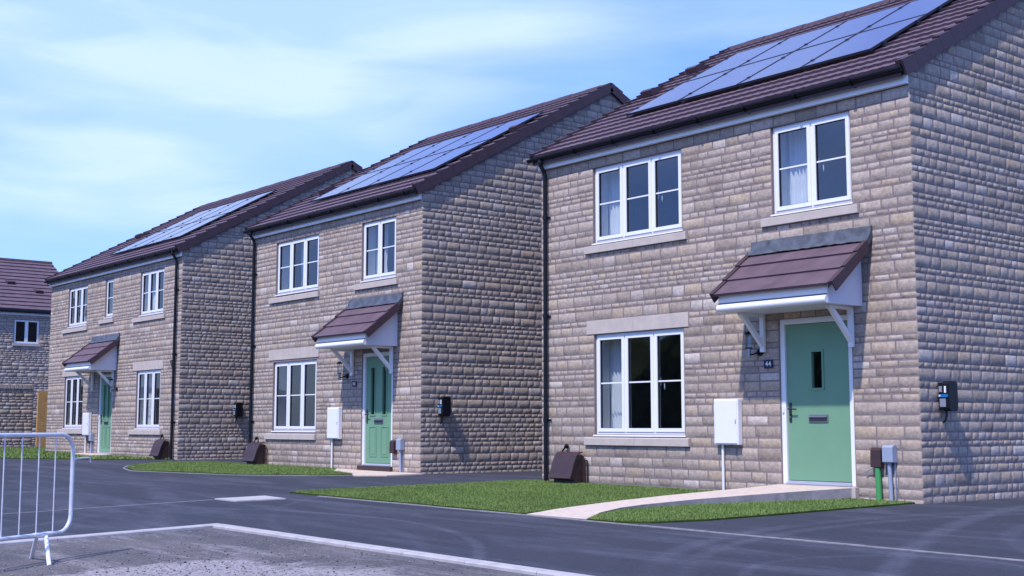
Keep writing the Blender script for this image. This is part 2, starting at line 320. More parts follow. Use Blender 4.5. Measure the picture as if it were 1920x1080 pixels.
b = MB(); sheet(b, [(-13.06, -35), (25, -35), (25, 6.42), (-13.06, 6.42)], -.022, 'road'); struct(b.build('road'))
b = MB()
sheet(b, [(-60, -35), (-13.0, -35), (-13.0, 6.48), (25, 6.48), (25, 13.3), (-60, 13.3)], 0, 'tarmac')
sheet(b, [(-60, 13.3), (25, 13.3), (25, 45), (-60, 45)], 0, 'tarmac'); struct(b.build('pavement'))
# kerb: one row of concrete blocks, turning the corner
b = MB()
x = -12.92
while x < 12:
    x1 = x+.905
    vs = []
    for (yy, dz) in ((6.375, -.10), (6.375, .0), (6.385, .010), (6.50, .012), (6.50, -.1)):
        for xx in (x+.001, x1-.001): vs.append((xx, yy, gz(xx, yy)+dz))
    b.add(vs, [(0, 1, 3, 2), (2, 3, 5, 4), (4, 5, 7, 6), (6, 7, 9, 8), (0, 2, 4, 6, 8), (1, 9, 7, 5, 3)], 'concrete')
    x = x1+.004
y = 6.50
while y > -14:
    y1 = y-.905
    vs = []
    for (xx, dz) in ((-12.925, -.10), (-12.925, .0), (-12.935, .010), (-13.05, .012), (-13.05, -.1)):
        for yy in (y-.001, y1+.001): vs.append((xx, yy, gz(xx, yy)+dz))
    b.add(vs, [(2, 3, 1, 0), (4, 5, 3, 2), (6, 7, 5, 4), (8, 9, 7, 6), (8, 6, 4, 2, 0), (3, 5, 7, 9, 1)], 'concrete')
    y = y1-.004
struct(b.build('kerb'))
# pin kerb edgings
b = MB()
def strip(pts, wd, off, m):
    for (xa, ya), (xb, yb) in zip(pts, pts[1:]):
        d = Vector((xb-xa, yb-ya)); ln = d.length; d /= ln; nrm = Vector((-d.y, d.x))*wd/2; t = 0
        while t < ln-.02:
            e = min(ln, t+.91); p = Vector((xa, ya))+d*(t+.003); q = Vector((xa, ya))+d*(e-.003)
            j = rnd.uniform(-.003, .003)
            sheet(b, [tuple(p-nrm), tuple(q-nrm), tuple(q+nrm), tuple(p+nrm)], off+j, m, .03); t = e
strip([(-15.7, 9.36), (12, 9.40)], .045, .010, 'concrete_dk')
strip([(-16.35, 8.07), (-16.9, -6)], .04, .008, 'concrete_dk')
strip([(-27.95, 12.6), (-27.2, 11.35), (-26.2, 10.84), (-25, 10.50), (-21.6, 11.12), (-20.0, 11.93), (-19.5, 12.5)], .04, .010, 'concrete_dk')
struct(b.build('edging_kerb'))
b = MB(); sheet(b, [(-16.42, 8.12), (-15.78, 8.12), (-15.6, 8.78), (-16.32, 8.85)], .016, 'concrete', .02); struct(b.build('crossing_slab'))
# belt of trees across the field behind the camera: what the lower windows mirror
b = MB(); r = random.Random(12); nx, nz = 150, 7; vs = []
for i in range(nx+1):
    x = -150+190*i/nx; top = 12.3+2.0*math.sin(x*.21)+1.6*math.sin(x*.53+1)+r.uniform(-.8, .8)
    for k in range(nz+1):
        t = k/nz; vs.append((x+r.uniform(-.5, .5), -72+3.0*(1-(2*t-1)**2)+r.uniform(-1, 1)*(0 if k == 0 else 1), -3.3+top*t*1.0+(r.uniform(-.4, .4) if k else 0)))
back = [(x, y-9, z) for x, y, z in vs]
q = [(i*(nz+1)+k, (i+1)*(nz+1)+k, (i+1)*(nz+1)+k+1, i*(nz+1)+k+1) for i in range(nx) for k in range(nz)]
m_ = len(vs); b.add(vs+back, [f[::-1] for f in q]+[tuple(m_+i for i in f) for f in q]+[(i*(nz+1)+nz, (i+1)*(nz+1)+nz, m_+(i+1)*(nz+1)+nz, m_+i*(nz+1)+nz) for i in range(nx)], 'wood')
o = b.build('distant_wood'); o['kind'] = 'stuff'
# paths
b = MB()
PR = [(-10.2, 9.42), (-10.55, 9.96), (-10.68, 10.42), (-10.66, 10.78), (-10.46, 11.49), (-10.16, 12.14), (-9.85, 12.72), (-9.5, 13.28)]
PL = [(-11.22, 9.42), (-11.32, 10.03), (-11.27, 10.85), (-11.14, 11.64), (-10.99, 12.17), (-10.8, 12.78), (-10.70, 13.28)]
def pz(y): return gz(-10.5, y)+.012+max(0, (y-9.5))/3.8*.135
def ribbon(b, Lp, Rp, m, zf, thick=.12):
    n = 14
    def at(Pp, t):
        k = t*(len(Pp)-1); i = min(int(k), len(Pp)-2); f = k-i; return (Pp[i][0]*(1-f)+Pp[i+1][0]*f, Pp[i][1]*(1-f)+Pp[i+1][1]*f)
    vs = []; sd_ = []
    for i in range(n+1):
        l = at(Lp, i/n); r = at(Rp, i/n)
        vs += [(l[0], l[1], zf(l[1])), (r[0], r[1], zf(r[1])), (l[0], l[1], zf(l[1])-thick), (r[0], r[1], zf(r[1])-thick)]
    fs = []
    for i in range(n):
        a = 4*i; c = a+4
        fs += [(a, a+1, c+1, c)]; sd_ += [(a+1, a+3, c+3, c+1), (a, c, c+2, a+2)]
    sd_ += [(0, 2, 3, 1)]
    b.add(vs, fs, m); b.add(vs, sd_, 'concrete_dk')
ribbon(b, PL, PR, 'slabs', pz); struct(b.build('path'))
b = MB(); sheet(b, [(-21.6, 13.29), (-20.9, 12.75), (-19.9, 12.55), (-19.35, 12.25), (-18.85, 12.62), (-18.7, 13.29)], .02, 'slabs', .03)
sheet(b, [(-34.9, 13.29), (-34.9, 12.95), (-33.0, 12.75), (-32.9, 13.29)], .05, 'slabs', .06); struct(b.build('path'))
# lawns
def inside(p, poly):
    c = False; n = len(poly)
    for i in range(n):
        x1, y1 = poly[i]; x2, y2 = poly[i-1]
        if (y1 > p[1]) != (y2 > p[1]) and p[0] < (x2-x1)*(p[1]-y1)/(y2-y1)+x1: c = not c
    return c
def lawn(poly, dens, h, zf=None, seed=1, hw=.0045):
    r = random.Random(seed); b = MB(); sheet(b, poly, .018, 'soil', .05)
    if zf:
        b = MB(); vs = [(x, y, zf(x, y)+.002) for x, y in poly]; n = len(vs); ar = sum(poly[i][0]*poly[(i+1) % n][1]-poly[(i+1) % n][0]*poly[i][1] for i in range(n))
        b.add(vs, [tuple(range(n)) if ar > 0 else tuple(range(n))[::-1]], 'soil')
        lo = [(x, y, gz(x, y)-.03) for x, y in poly]; b.add(vs+lo, [((i, n+i, n+(i+1) % n, (i+1) % n) if ar > 0 else ((i+1) % n, n+(i+1) % n, n+i, i)) for i in range(n)], 'soil')
    xs = [p[0] for p in poly]; ys = [p[1] for p in poly]
    n = int((max(xs)-min(xs))*(max(ys)-min(ys))*dens); zo = zf or (lambda x, y: gz(x, y)+.012)
    for _ in range(n):
        x = r.uniform(min(xs), max(xs)); y = r.uniform(min(ys), max(ys))
        if not inside((x, y), poly): continue
        a = r.uniform(0, math.pi); hh = h*r.uniform(.55, 1.25); lx = r.uniform(-.6, .6)*hh; ly = r.uniform(-.6, .6)*hh; z = zo(x, y); dx = math.cos(a)*hw; dy = math.sin(a)*hw
        b.add([(x-dx, y-dy, z), (x+dx, y+dy, z), (x+lx, y+ly, z+hh)], [(0, 1, 2)], 'grass', tone=r.random())
    o = b.build('lawn'); o['kind'] = 'stuff'; return o
lawn([(-16.62, 9.42), (-16.75, 9.72), (-16.5, 10.7), (-16.1, 12.0), (-15.75, 13.27)]+[(p[0]-.01, p[1]) for p in PL[::-1]][0:]+[(-11.3, 9.41)], 4600, .022, seed=3)
lawn([(p[0]+.01, p[1]) for p in PR]+[(-8.66, 13.27), (-8.83, 12.2), (-8.98, 11.2), (-9.15, 10.2), (-9.42, 9.62), (-9.75, 9.43)], 5500, .024, seed=4)
lawn([(-27.85, 12.6), (-27.2, 11.45), (-26.2, 10.9), (-25, 10.57), (-21.6, 11.2), (-20.06, 12.0), (-19.7, 12.5), (-20.9, 12.8), (-21.6, 13.27), (-25.2, 13.27), (-27.0, 13.2)], 2400, .026, seed=5, hw=.007)
lawn([(-29.0, 13.27), (-29.9, 12.75), (-31.6, 12.0), (-34.5, 10.95), (-39, 9.3), (-43.8, 7.5), (-43.8, 19.0), (-38.1, 19.0), (-38.1, 13.27), (-34.95, 13.27), (-34.95, 12.9), (-32.9, 12.7), (-32.9, 13.27)], 420, .05, seed=6, hw=.012)
def gravel(n, seed):
    r = random.Random(seed); b = MB()
    for _ in range(n):
        x = r.uniform(-12.9, -6.5); y = r.uniform(2.6, 6.3)
        dn = math.exp(-((x+9.7)**2+(y-4.6)**2)/1.6)
        if r.random() > .10+.8*dn: continue
        q = r.uniform(.004, .011)*(1.5 if r.random() < .06 else 1); z = gz(x, y)-.022+q*.3; a = r.uniform(0, 3.1)
        vs = [(x+q*math.cos(a+k*math.pi/2)*r.uniform(.7, 1.3), y+q*math.sin(a+k*math.pi/2)*r.uniform(.7, 1.3), z) for k in range(4)]+[(x, y, z+q*r.uniform(.5, .9)), (x, y, z-q*.6)]
        b.add(vs, [(0, 1, 4), (1, 2, 4), (2, 3, 4), (3, 0, 4), (1, 0, 5), (2, 1, 5), (3, 2, 5), (0, 3, 5)], 'pebble' if r.random() < .75 else 'pebble_dark')
    o = b.build('loose_gravel'); o['kind'] = 'stuff'
gravel(7000, 8)
# ------------------------------------------------------------------ stone facing
def stones(mb, mapf, u0, u1, z0, z1, holes, m, amp, seed, zmax=None, prow=.0034, lod=0, hs=(.072, .088, .105, .13, .155), lf=(1.2, 2.7)):
    r = random.Random(seed); brk = {z0, z1}
    for h in holes:
        for z in (h[2], h[3]):
            if z0+.05 < z < z1-.05: brk.add(z)
    bs = sorted(brk); brk = []
    for z in bs:
        if brk and z-brk[-1] < .06:
            if z == z1: brk[-1] = z
            continue
        brk.append(z)
    rows = []
    for a, c in zip(brk, brk[1:]):
        cur = a; hh = []
        while cur < c-1e-6:
            q = r.choice(hs); hh.append(q); cur += q
        if len(hh) > 1 and cur-c > hh[-1]*.5: hh.pop()
        k = (c-a)/sum(hh); z = a
        for q in hh: rows.append((z, z+q*k)); z += q*k
    for (za, zb) in rows:
        segs = [(u0, u1)]
        for h in holes:
            if h[2] < zb-.01 and h[3] > za+.01:
                ns = []
                for s0, s1 in segs:
                    if h[1] <= s0 or h[0] >= s1: ns.append((s0, s1)); continue
                    if h[0] > s0: ns.append((s0, h[0]))
                    if h[1] < s1: ns.append((h[1], s1))
                segs = ns
        rh = zb-za
        for s0, s1 in segs:
            if s1-s0 < .02: continue
            ls = []; t = 0
            while t < s1-s0:
                q = rh*r.uniform(*lf)+.03; q = min(max(q, .10), .40); ls.append(q); t += q
            if len(ls) > 1 and t-(s1-s0) > ls[-1]*.5: ls.pop()
            k = (s1-s0)/sum(ls); u = s0
            for q in ls:
                q *= k; ua, ub = u+.0065, u+q-.0065; u += q
                zl, zh = za+.006, zb-.006
                if zmax:
                    lim = min(zmax(ua), zmax(ub)); 
                    if zl > lim-.03: 
                        continue
                    zh = min(zh, lim)
                stone(mb, mapf, ua, ub, zl, zh, m, amp, r, prow, lod)
def stone(mb, mapf, ua, ub, za, zb, m, amp, r, prow, lod):
    wd = ub-ua; ht = zb-za; ins = min(.009, ht*.12, wd*.12)
    nu = 3 if lod > 1 else max(3, min(8, int(wd/(.055 if lod == 0 else .09))+2)); nv = 2 if lod > 1 else (4 if ht > .1 else 3) if lod == 0 else 3
    us = [ua, ua+ins]+[ua+ins+(wd-2*ins)*i/(nu-2) for i in range(1, nu-2)]+[ub-ins, ub]
    vs_ = [za, za+ins]+[za+ins+(ht-2*ins)*i/(nv-2) for i in range(1, nv-2)]+([zb-ins] if nv >= 3 else [])+[zb]
    if nv == 2: vs_ = [za, za+ins, zb-ins, zb]
    us = sorted(set(us)); vs_ = sorted(set(vs_)); a = len(us); c = len(vs_)
    p = prow*r.uniform(.55, 1.25); tu = r.uniform(-.3, .3)*p; tv = r.uniform(-.18, .18)*p; vt = []
    j = .004
    for iv, z in enumerate(vs_):
        for iu, u in enumerate(us):
            eu = iu in (0, a-1); ev = iv in (0, c-1)
            d = 0.0
            uu, zz = u, z
            if eu or ev:
                d = -.003
                if eu and ev: uu += .008*(1 if iu == 0 else -1); zz += .007*(1 if iv == 0 else -1)
                uu += r.uniform(-j, j)*(.4 if eu else 1); zz += r.uniform(-j, j)*.6
            else:
                d = p+tu*(2*iu/(a-1)-1)+tv*(2*iv/(c-1)-1)+r.uniform(-amp, amp)
                uu += r.uniform(-.5, .5)*j
            vt.append(mapf(uu, zz, d))
    fs = []
    for iv in range(c-1):
        for iu in range(a-1):
            q = iv*a+iu; fs.append((q, q+1, q+a+1, q+a))
    mb.add(vt, fs, m, True, tone=min(1, max(0, r.gauss(.47, .25))))
def wall_panel(mb, mapb, u0, u1, z0, z1, holes, m):
    us = sorted({u0, u1, *[min(max(h[i], u0), u1) for h in holes for i in (0, 1)]}); zs = sorted({z0, z1, *[min(max(h[i], z0), z1) for h in holes for i in (2, 3)]})
    for a, b_ in zip(us, us[1:]):
        run = None
        for c, d in zip(zs, zs[1:]):
            um = (a+b_)/2; zm = (c+d)/2
            hit = any(h[0] < um < h[1] and h[2] < zm < h[3] for h in holes)
            if not hit: run = (run[0], d) if run else (c, d)
            if hit and run: mapb(a, b_, *run, m); run = None
        if run: mapb(a, b_, *run, m)
# ------------------------------------------------------------------ roof
SL = .56; EY = 13.13; EZ = 4.35; RY = 18.1; BY = 23.07
LEN = math.hypot(RY-EY, (RY-EY)*SL); CA = (RY-EY)/LEN; SA = (RY-EY)*SL/LEN
def rp(s, h): return (EY+s*CA-h*SA, EZ+s*SA+h*CA)     # front slope: distance up the slope, height above it
def rpb(s, h): y, z = rp(s, h); return (2*RY-y, z)
def roof_top(y): return EZ+(y-EY)*SL if y < RY else EZ+(2*RY-y-EY)*SL
def roll(t):  # double-roman like profile, period .3
    t = (t/.3) % 1.0
    return .0 if t < .2 else (.007*math.sin((t-.2)/.3*math.pi) if t < .5 else (0. if t < .7 else .007*math.sin((t-.7)/.3*math.pi)))
def tiles(mb, x0, x1, n, length, pf, step, flat=False, m='tile', r=None, rise=.036):
    g = length/n; nx = max(2, int((x1-x0)/step)); r = r or random.Random(1)
    for i in range(n):
        vs = []; off = 0
        for k in range(nx+1):
            x = x0+(x1-x0)*k/nx; w_ = 0 if flat else roll(x-x0+.06)
            jit = 0
            y, z = pf(i*g-.012, -.012+w_*.2); vs.append((x, y, z))
            y, z = pf(i*g-.012, rise+w_); vs.append((x, y, z))
            y, z = pf((i+1)*g+.01, .0+w_*.9); vs.append((x, y, z))
        fs = []; fr = []
        for k in range(nx):
            a = 3*k; fr.append((a, a+3, a+4, a+1)); fs.append((a+1, a+4, a+5, a+2))
        mb.add(vs, fr, m); mb.add(vs, fs, m, not flat)
def house_roof(root, x0, x1, n=18, coarse=False):
    b = MB()
    b.prism([(EY+.02, EZ-.03), (RY, EZ-.03+(RY-EY)*SL), (BY-.02, EZ-.03), (BY-.02, EZ-.13), (RY, EZ-.15+(RY-EY)*SL), (EY+.02, EZ-.13)], x0+.03, x1-.03, 'tile_dark')
    tiles(b, x0+.02, x1-.02, n, LEN, rp, .05 if coarse else .0375)
    tiles(b, x0+.02, x1-.02, n, LEN, rpb, .3, flat=True)
    # the back courses wind the other way: flip
    roof = b.build('roof', root)
    v = MB(); g = LEN/n
    for xs, sgn in ((x1, 1), (x0, -1)):
        v = MB()
        for pf in (rp, rpb):
            for i in range(n):
                a0, a1 = i*g-.016, (i+1)*g-.0195
                q = [pf(a0, .075), pf(a1, .045), pf(a1, -.137), pf(a0, -.13)]
                v.prism(q, xs, xs+sgn*.035, 'tile_dark')
                q = [pf(a0, .0751), pf(a1, .0451), pf(a1, .02), pf(a0, .03)]
                v.prism(q, xs-sgn*.07, xs-sgn*.0005, 'tile_dark')
        v.build('verge', roof)
    d = MB(); k = 0; x = x0-.02; zt = EZ+(RY-EY)*SL-.055
    while x < x1+.02:
        e = min(x+.45, x1+.03); rr = .135+(.006 if k % 2 else 0)
        pr = [(RY+rr*math.sin(t*math.pi/10)*1.05, zt-.03+rr*math.cos(t*math.pi/10)) for t in range(-6, 7)]
        pi = [(RY+(rr-.02)*math.sin(t*math.pi/10)*1.05, zt-.03+(rr-.02)*math.cos(t*math.pi/10)) for t in range(6, -7, -1)]
        d.prism(pr+pi, x, e-.008, 'tile_dark'); x = e; k += 1
    d.build('ridge_tiles', roof)
    return roof
def vent_tile(root, x, y):
    s = (y-EY)/CA; b = MB()
    q = [rp(s-.02, .03), rp(s-.02, .14), rp(s+.06, .15), rp(s+.36, .05), rp(s+.33, .02)]
    b.prism(q, x-.13, x+.13, 'tile_dark'); b.build('vent_tile', root, bevel=.01)
def pv_panel(root, x0, s0, wd=1.14, ln=1.575):
    b = MB(); T = .035; H = .06
    def bx(xa, xb, sa, sb, ha, hb, m): b.prism([rp(sa, ha), rp(sb, ha), rp(sb, hb), rp(sa, hb)], xa, xb, m)
    f = .018
    bx(x0, x0+wd, s0, s0+f, H, H+T, 'seal'); bx(x0, x0+wd, s0+ln-f, s0+ln, H, H+T, 'seal')
    bx(x0, x0+f, s0+f, s0+ln-f, H, H+T, 'seal'); bx(x0+wd-f, x0+wd, s0+f, s0+ln-f, H, H+T, 'seal')
    bx(x0+f, x0+wd-f, s0+f, s0+ln-f, H+.004, H+T-.004, 'pv')
    for t in (.2, .8): bx(x0-.028, x0+.012, s0+ln*t-.022, s0+ln*t+.022, H+.01, H+T+.012, 'seal')
    for t in (.2, .8): bx(x0, x0+wd, s0+ln*t-.015, s0+ln*t+.015, .03, H-.002, 'seal')
    b.build('solar_panel', root)
def pv_edge(root, xr, s0):
    b = MB()
    for j in range(2):
        for t in (.2, .8):
            s = s0+j*1.6+1.575*t; b = MB()
            b.prism([rp(s-.03, .02), rp(s+.03, .02), rp(s+.03, .10), rp(s-.03, .10)], xr, xr+.035, 'seal'); b.build('panel_clamp', root)
# ------------------------------------------------------------------ openings
def window(root, x0, x1, z0, z1, n, Yp=YF, curtains=(), sill=None, lintel=None, joints=1, bar=True, handles=(), seed=0, face='front'):
    b = MB(); Y0, Y1 = Yp+.045, Yp+.105; fo = .048; fm = .05; ct = .035
    b.box(x0, x1, Y0, Y1, z1-fo, z1, 'white'); b.box(x0, x1, Y0, Y1, z0, z0+fo, 'white')
    b.box(x0, x0+fo, Y0, Y1, z0+fo, z1-fo, 'white'); b.box(x1-fo, x1, Y0, Y1, z0+fo, z1-fo, 'white')
    lw = (x1-x0-2*fo-(n-1)*fm)/n; g = MB()
    for i in range(n):
        a = x0+fo+i*(lw+fm); c = a+lw
        if i < n-1: b.box(c, c+fm, Y0, Y1, z0+fo, z1-fo, 'white')
        ss = .042; ya, yb = Y0-.014, Y1-.01; za, zb = z0+fo-.012, z1-fo+.012; aa, cc = a-.012, c+.012
        b.box(aa, cc, ya, yb, zb-ss-.012, zb, 'white'); b.box(aa, cc, ya, yb, za, za+ss+.012, 'white')
        b.box(aa, aa+ss+.012, ya, yb, za+ss+.012, zb-ss-.012, 'white'); b.box(cc-ss-.012, cc, ya, yb, za+ss+.012, zb-ss-.012, 'white')
        ga, gc, gb, gt = aa+ss+.012, cc-ss-.012, za+ss+.012, zb-ss-.012
        sw = .005
        for q in ((ga, gc, gb, gb+sw), (ga, gc, gt-sw, gt), (ga, ga+sw, gb+sw, gt-sw), (gc-sw, gc, gb+sw, gt-sw)): b.box(q[0], q[1], ya+.012, yb-.01, q[2], q[3], 'seal')
        zm = (gb+gt)/2+.01
        if bar: b.box(ga+sw, gc-sw, ya+.016, ya+.026, zm-.011, zm+.011, 'white')
        yg = ya+.032
        g.add([(ga, yg, gb), (gc, yg, gb), (gc, yg, gt), (ga, yg, gt)], [(0, 1, 2, 3)], 'glass')
        if i in handles:
            b.box(ga-.02 if i else gc, ga-.006 if i else gc+.014, yb+.0, yb+.03, zm-.06, zm+.06, 'white')
            b.box(ga+.045, ga+.058, yb+.03, yb+.04, zm-.12, zm-.03, 'white')
    b.prism([(Y1-.02, z0-.002), (Yp-.018, z0-.012), (Yp-.02, z0-.032), (Y1-.02, z0-.03)], x0-.02, x1+.02, 'white')
    w_ = b.build('window', root, bevel=.003)
    g.build('pane', w_)
    if sill:
        s = MB(); sx0, sx1, zb, zt = sill; k = joints+1
        for i in range(k):
            a = sx0+(sx1-sx0)*i/k+(.002 if i else 0); c = sx0+(sx1-sx0)*(i+1)/k-(.002 if i < k-1 else 0)
            s.prism([(Yp+.09, zb), (Yp+.09, zt), (Yp+.04, zt), (Yp-.045, zt-.022), (Yp-.045, zb), ], a, c, 'cast')
        s.build('sill', w_, bevel=.004)
    if lintel:
        s = MB(); sx0, sx1, zb, zt = lintel
        xm = sx0+(sx1-sx0)*.48
        s.box(sx0, xm-.002, Yp-.014, Yp+.09, zb, zt, 'cast'); s.box(xm+.002, sx1, Yp-.014, Yp+.09, zb, zt, 'cast'); s.build('lintel', w_, bevel=.004)
    for (ca, cb) in curtains:
        c = MB(); r = random.Random(seed+int(ca*100)); npt = 46; vs = []; ph = r.uniform(0, 6)
        for iz in range(7):
            t = iz/6; z = z0-.1+(z1-z0+.14)*t; pin = 1-.22*math.exp(-((t-.35)/.18)**2)
            for k in range(npt+1):
                u = k/npt; x = cb+(ca-cb)*(1-u)*1.0; xm = (ca+cb)/2; x = xm+(x-xm)*pin
                vs.append((x, Yp+.37+.028*math.sin(u*38+ph+.8*math.sin(u*9))+.012*math.sin(u*91+t*2), z))
        fs = [(iz*(npt+1)+k, iz*(npt+1)+k+1, (iz+1)*(npt+1)+k+1, (iz+1)*(npt+1)+k) for iz in range(6) for k in range(npt)]
        c.add(vs, fs, 'curtain', True); c.build('curtain', w_)
    return w_
def door(root, x0, x1, z0, z1, style):
    # x0..x1 outer frame
    Yp = YF; b = MB(); f = .072; Y0, Y1 = Yp+.02, Yp+.10
    b.box(x0, x0+f, Y0, Y1, z0, z1, 'white'); b.box(x1-f, x1, Y0, Y1, z0, z1, 'white'); b.box(x0+f, x1-f, Y0, Y1, z1-f, z1, 'white')
    fr = b.build('door_frame', root, bevel=.004)
    t = MB(); t.prism([(Yp+.09, z0), (Yp+.09, z0+.045), (Yp+.04, z0+.045), (Yp-.012, z0+.018), (Yp-.012, z0)], x0+f, x1-f, 'sill_alu'); t.build('threshold', fr, bevel=.003)
    a, c = x0+f+.006, x1-f-.006; za, zb = z0+.052, z1-f-.006; ya = Yp+.055
    d = MB()
    holes = [(a+.40, a+.56, z0+1.235, z0+1.70)] if style == 'plain' else [(a+.17, a+.30, z0+.97, z0+1.86), (c-.34, c-.21, z0+.97, z0+1.86)]
    wall_panel(d, lambda u0, u1, q0, q1, m: d.box(u0, u1, ya, ya+.044, q0, q1, m), a, c, za, zb, holes, 'door')
    d.box(x0+f, a, ya+.01, ya+.05, za, zb, 'seal'); d.box(c, x1-f, ya+.01, ya+.05, za, zb, 'seal')
    for h in holes:
        e = .028
        for q in ((h[0]-e, h[1]+e, h[3], h[3]+e), (h[0]-e, h[1]+e, h[2]-e, h[2]), (h[0]-e, h[0], h[2], h[3]), (h[1], h[1]+e, h[2], h[3])): d.box(q[0], q[1], ya-.012, ya-.0005, q[2], q[3], 'door')
    if style != 'plain':
        for (pa, pb) in ((a+.13, a+.38), (c-.38, c-.13)):
            for (qa, qb) in ((z0+.17, z0+.74),):
                e = .014
                for q in ((pa, pb, qb-e, qb), (pa, pb, qa, qa+e), (pa, pa+e, qa+e, qb-e), (pb-e, pb, qa+e, qb-e)): d.box(q[0], q[1], ya-.009, ya-.0005, q[2], q[3], 'door')
                d.box(pa+.05, pb-.05, ya-.006, ya-.0005, qa+.05, qb-.05, 'door')
    dr = d.build('door', root)
    g = MB()
    for h in holes: g.add([(h[0], ya+.02, h[2]), (h[1], ya+.02, h[2]), (h[1], ya+.02, h[3]), (h[0], ya+.02, h[3])], [(0, 1, 2, 3)], 'glass')
    g.build('glass_panel', dr)
    lp = MB(); xm = (a+c)/2-.005; zl = z0+.84
    lp.box(xm-.15, xm+.15, ya-.014, ya-.0005, zl-.045, zl+.055, 'steel'); lp.box(xm-.135, xm+.135, ya-.02, ya-.0145, zl-.03, zl+.022, 'seal'); lp.prism([(ya-.0145, zl+.024), (ya-.03, zl+.018), (ya-.03, zl+.026), (ya-.0145, zl+.04)], xm-.14, xm+.14, 'steel'); lp.build('letter_plate', dr, bevel=.002)
    hd = MB(); xh = a+.045; zh = z0+.93
    hd.box(xh-.018, xh+.018, ya-.012, ya-.0005, zh-.13, zh+.12, 'seal'); hd.tube([(xh, ya-.012, zh+.04), (xh, ya-.055, zh+.04), (xh+.03, ya-.062, zh+.04), (xh+.13, ya-.06, zh+.035)], .010, 'seal'); hd.tube([(xh, ya-.012, zh-.07), (xh, ya-.03, zh-.07)], .012, 'steel'); hd.build('handle', dr)
    bl = MB(); bl.box(x0+.022, x0+.05, Yp+.0, Yp+.0195, zh-.01, zh+.08, 'white'); bl.build('doorbell', fr, bevel=.006)
    b = MB(); b.box(a-.1, c+.1, Yp+.9, Yp+.95, z0, z1, 'interior_dark'); b.build('hall_partition', root)
def canopy(root, xl, xr):
    # xl..xr tile extent
    o = MB(); c0 = Vector((12.52, 1.70)); sl = .80; top = 2.33; L_ = math.hypot(.78, .78*sl); ca = .78/L_; sa = .78*sl/L_
    def cp(s, h): return (12.52+s*ca-h*sa, 1.70+s*sa+h*ca)
    b = MB(); n = 3; g = L_/n
    for i in range(n):
        q = [cp(i*g-.02, .035), cp((i+1)*g+.02, .008), cp((i+1)*g+.02, -.02), cp(i*g-.02, -.003)]
        xs = xl+.05; ws = [.62, .62, .62]; off = 0 if i % 2 == 0 else .31; cur = xl+.045
        edges = [xl+.045]; t = xl+.045+(.33*(i+1) % .62 or .62)
        while t < xr-.06: edges.append(t); t += .62
        edges.append(xr-.045)
        for e0, e1 in zip(edges, edges[1:]): b.prism(q, e0+.0006, e1-.0006, 'tile')
        for (s0, s1) in ((xl, xl+.045), (xr-.045, xr)):
            out_ = s0 if s0 == xl else xr
            b.prism([cp(i*g-.03, .052), cp((i+1)*g+.0, .030), cp((i+1)*g+.0, -.02), cp(i*g-.03, -.003)], s0, s1, 'tile_dark')
            wv = (s0-.022, s0) if s0 == xl else (s1, s1+.022)
            b.prism([cp(i*g-.03, .055), cp((i+1)*g-.031, .036), cp((i+1)*g-.031, -.088), cp(i*g-.03, -.088)], wv[0], wv[1], 'tile_dark')
    can = MB(); zs = 1.485
    # box body: cheeks, soffit, fascia
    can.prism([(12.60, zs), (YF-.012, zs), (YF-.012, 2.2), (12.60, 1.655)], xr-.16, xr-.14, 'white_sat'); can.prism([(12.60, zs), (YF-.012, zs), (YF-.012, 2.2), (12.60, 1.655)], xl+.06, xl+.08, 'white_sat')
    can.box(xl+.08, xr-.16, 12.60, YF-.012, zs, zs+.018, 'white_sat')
    can.box(xl+.04, xr-.135, 12.575, 12.598, zs+.002, 1.70, 'white')
    n2 = [(12.575, zs+.095)]+[(12.575-.05*math.sin(t*math.pi/10), zs+.045+.05*math.cos(t*math.pi/10)) for t in range(1, 10)]+[(12.575, zs-.005)]
    can.prism(n2, xl+.04, xr-.135, 'white')
    can.box(xl+.04, xr-.135, 12.567, 12.5745, zs+.10, zs+.112, 'seal')
    body = can.build('porch_canopy', root, bevel=.002)
    b.build('canopy_tiles', body)
    f = MB(); nx = 40; vs = []
    r = random.Random(int(abs(xl)*10))
    for k in range(nx+1):
        x = xl+.03+(xr-xl-.0)*k/nx; w1 = r.uniform(-.006, .006); w2 = r.uniform(-.004, .004)
        y1, z1 = cp(L_-.12+w2, .045+w1); y2, z2 = cp(L_-.02, .05)
        vs += [(x, y1, z1), (x, y2, z2+.01), (x, YF-.03+w1*.3, 2.475+w2*.6), (x, YF-.0, 2.48+w2*.6)]
    f.add(vs, [(4*k+j, 4*k+4+j, 4*k+5+j, 4*k+1+j) for k in range(nx) for j in range(3)], 'lead', True)
    y1, z1 = cp(L_-.12, .045); f.prism([(y1, z1+.002), (YF-.0, 2.47), (YF, 2.33), (y1+.02, z1-.06)], xr+.024, xr+.034, 'lead')
    f.build('lead_flashing', body)
    for s in (xr-.30, xl+.20):
        k = MB(); hw = .034
        k.box(s-hw, s+hw, YF-.065, YF-.014, .98, zs-.0, 'white'); k.box(s-hw, s+hw, YF-.50, YF-.0655, zs-.04, zs-.001, 'white')
        d = [(YF-.066, 1.04), (YF-.066, 1.125), (YF-.39, zs-.041), (YF-.475, zs-.041)]
        k.prism(d, s-hw*.8, s+hw*.8, 'white'); k.build('bracket', body, bevel=.004)
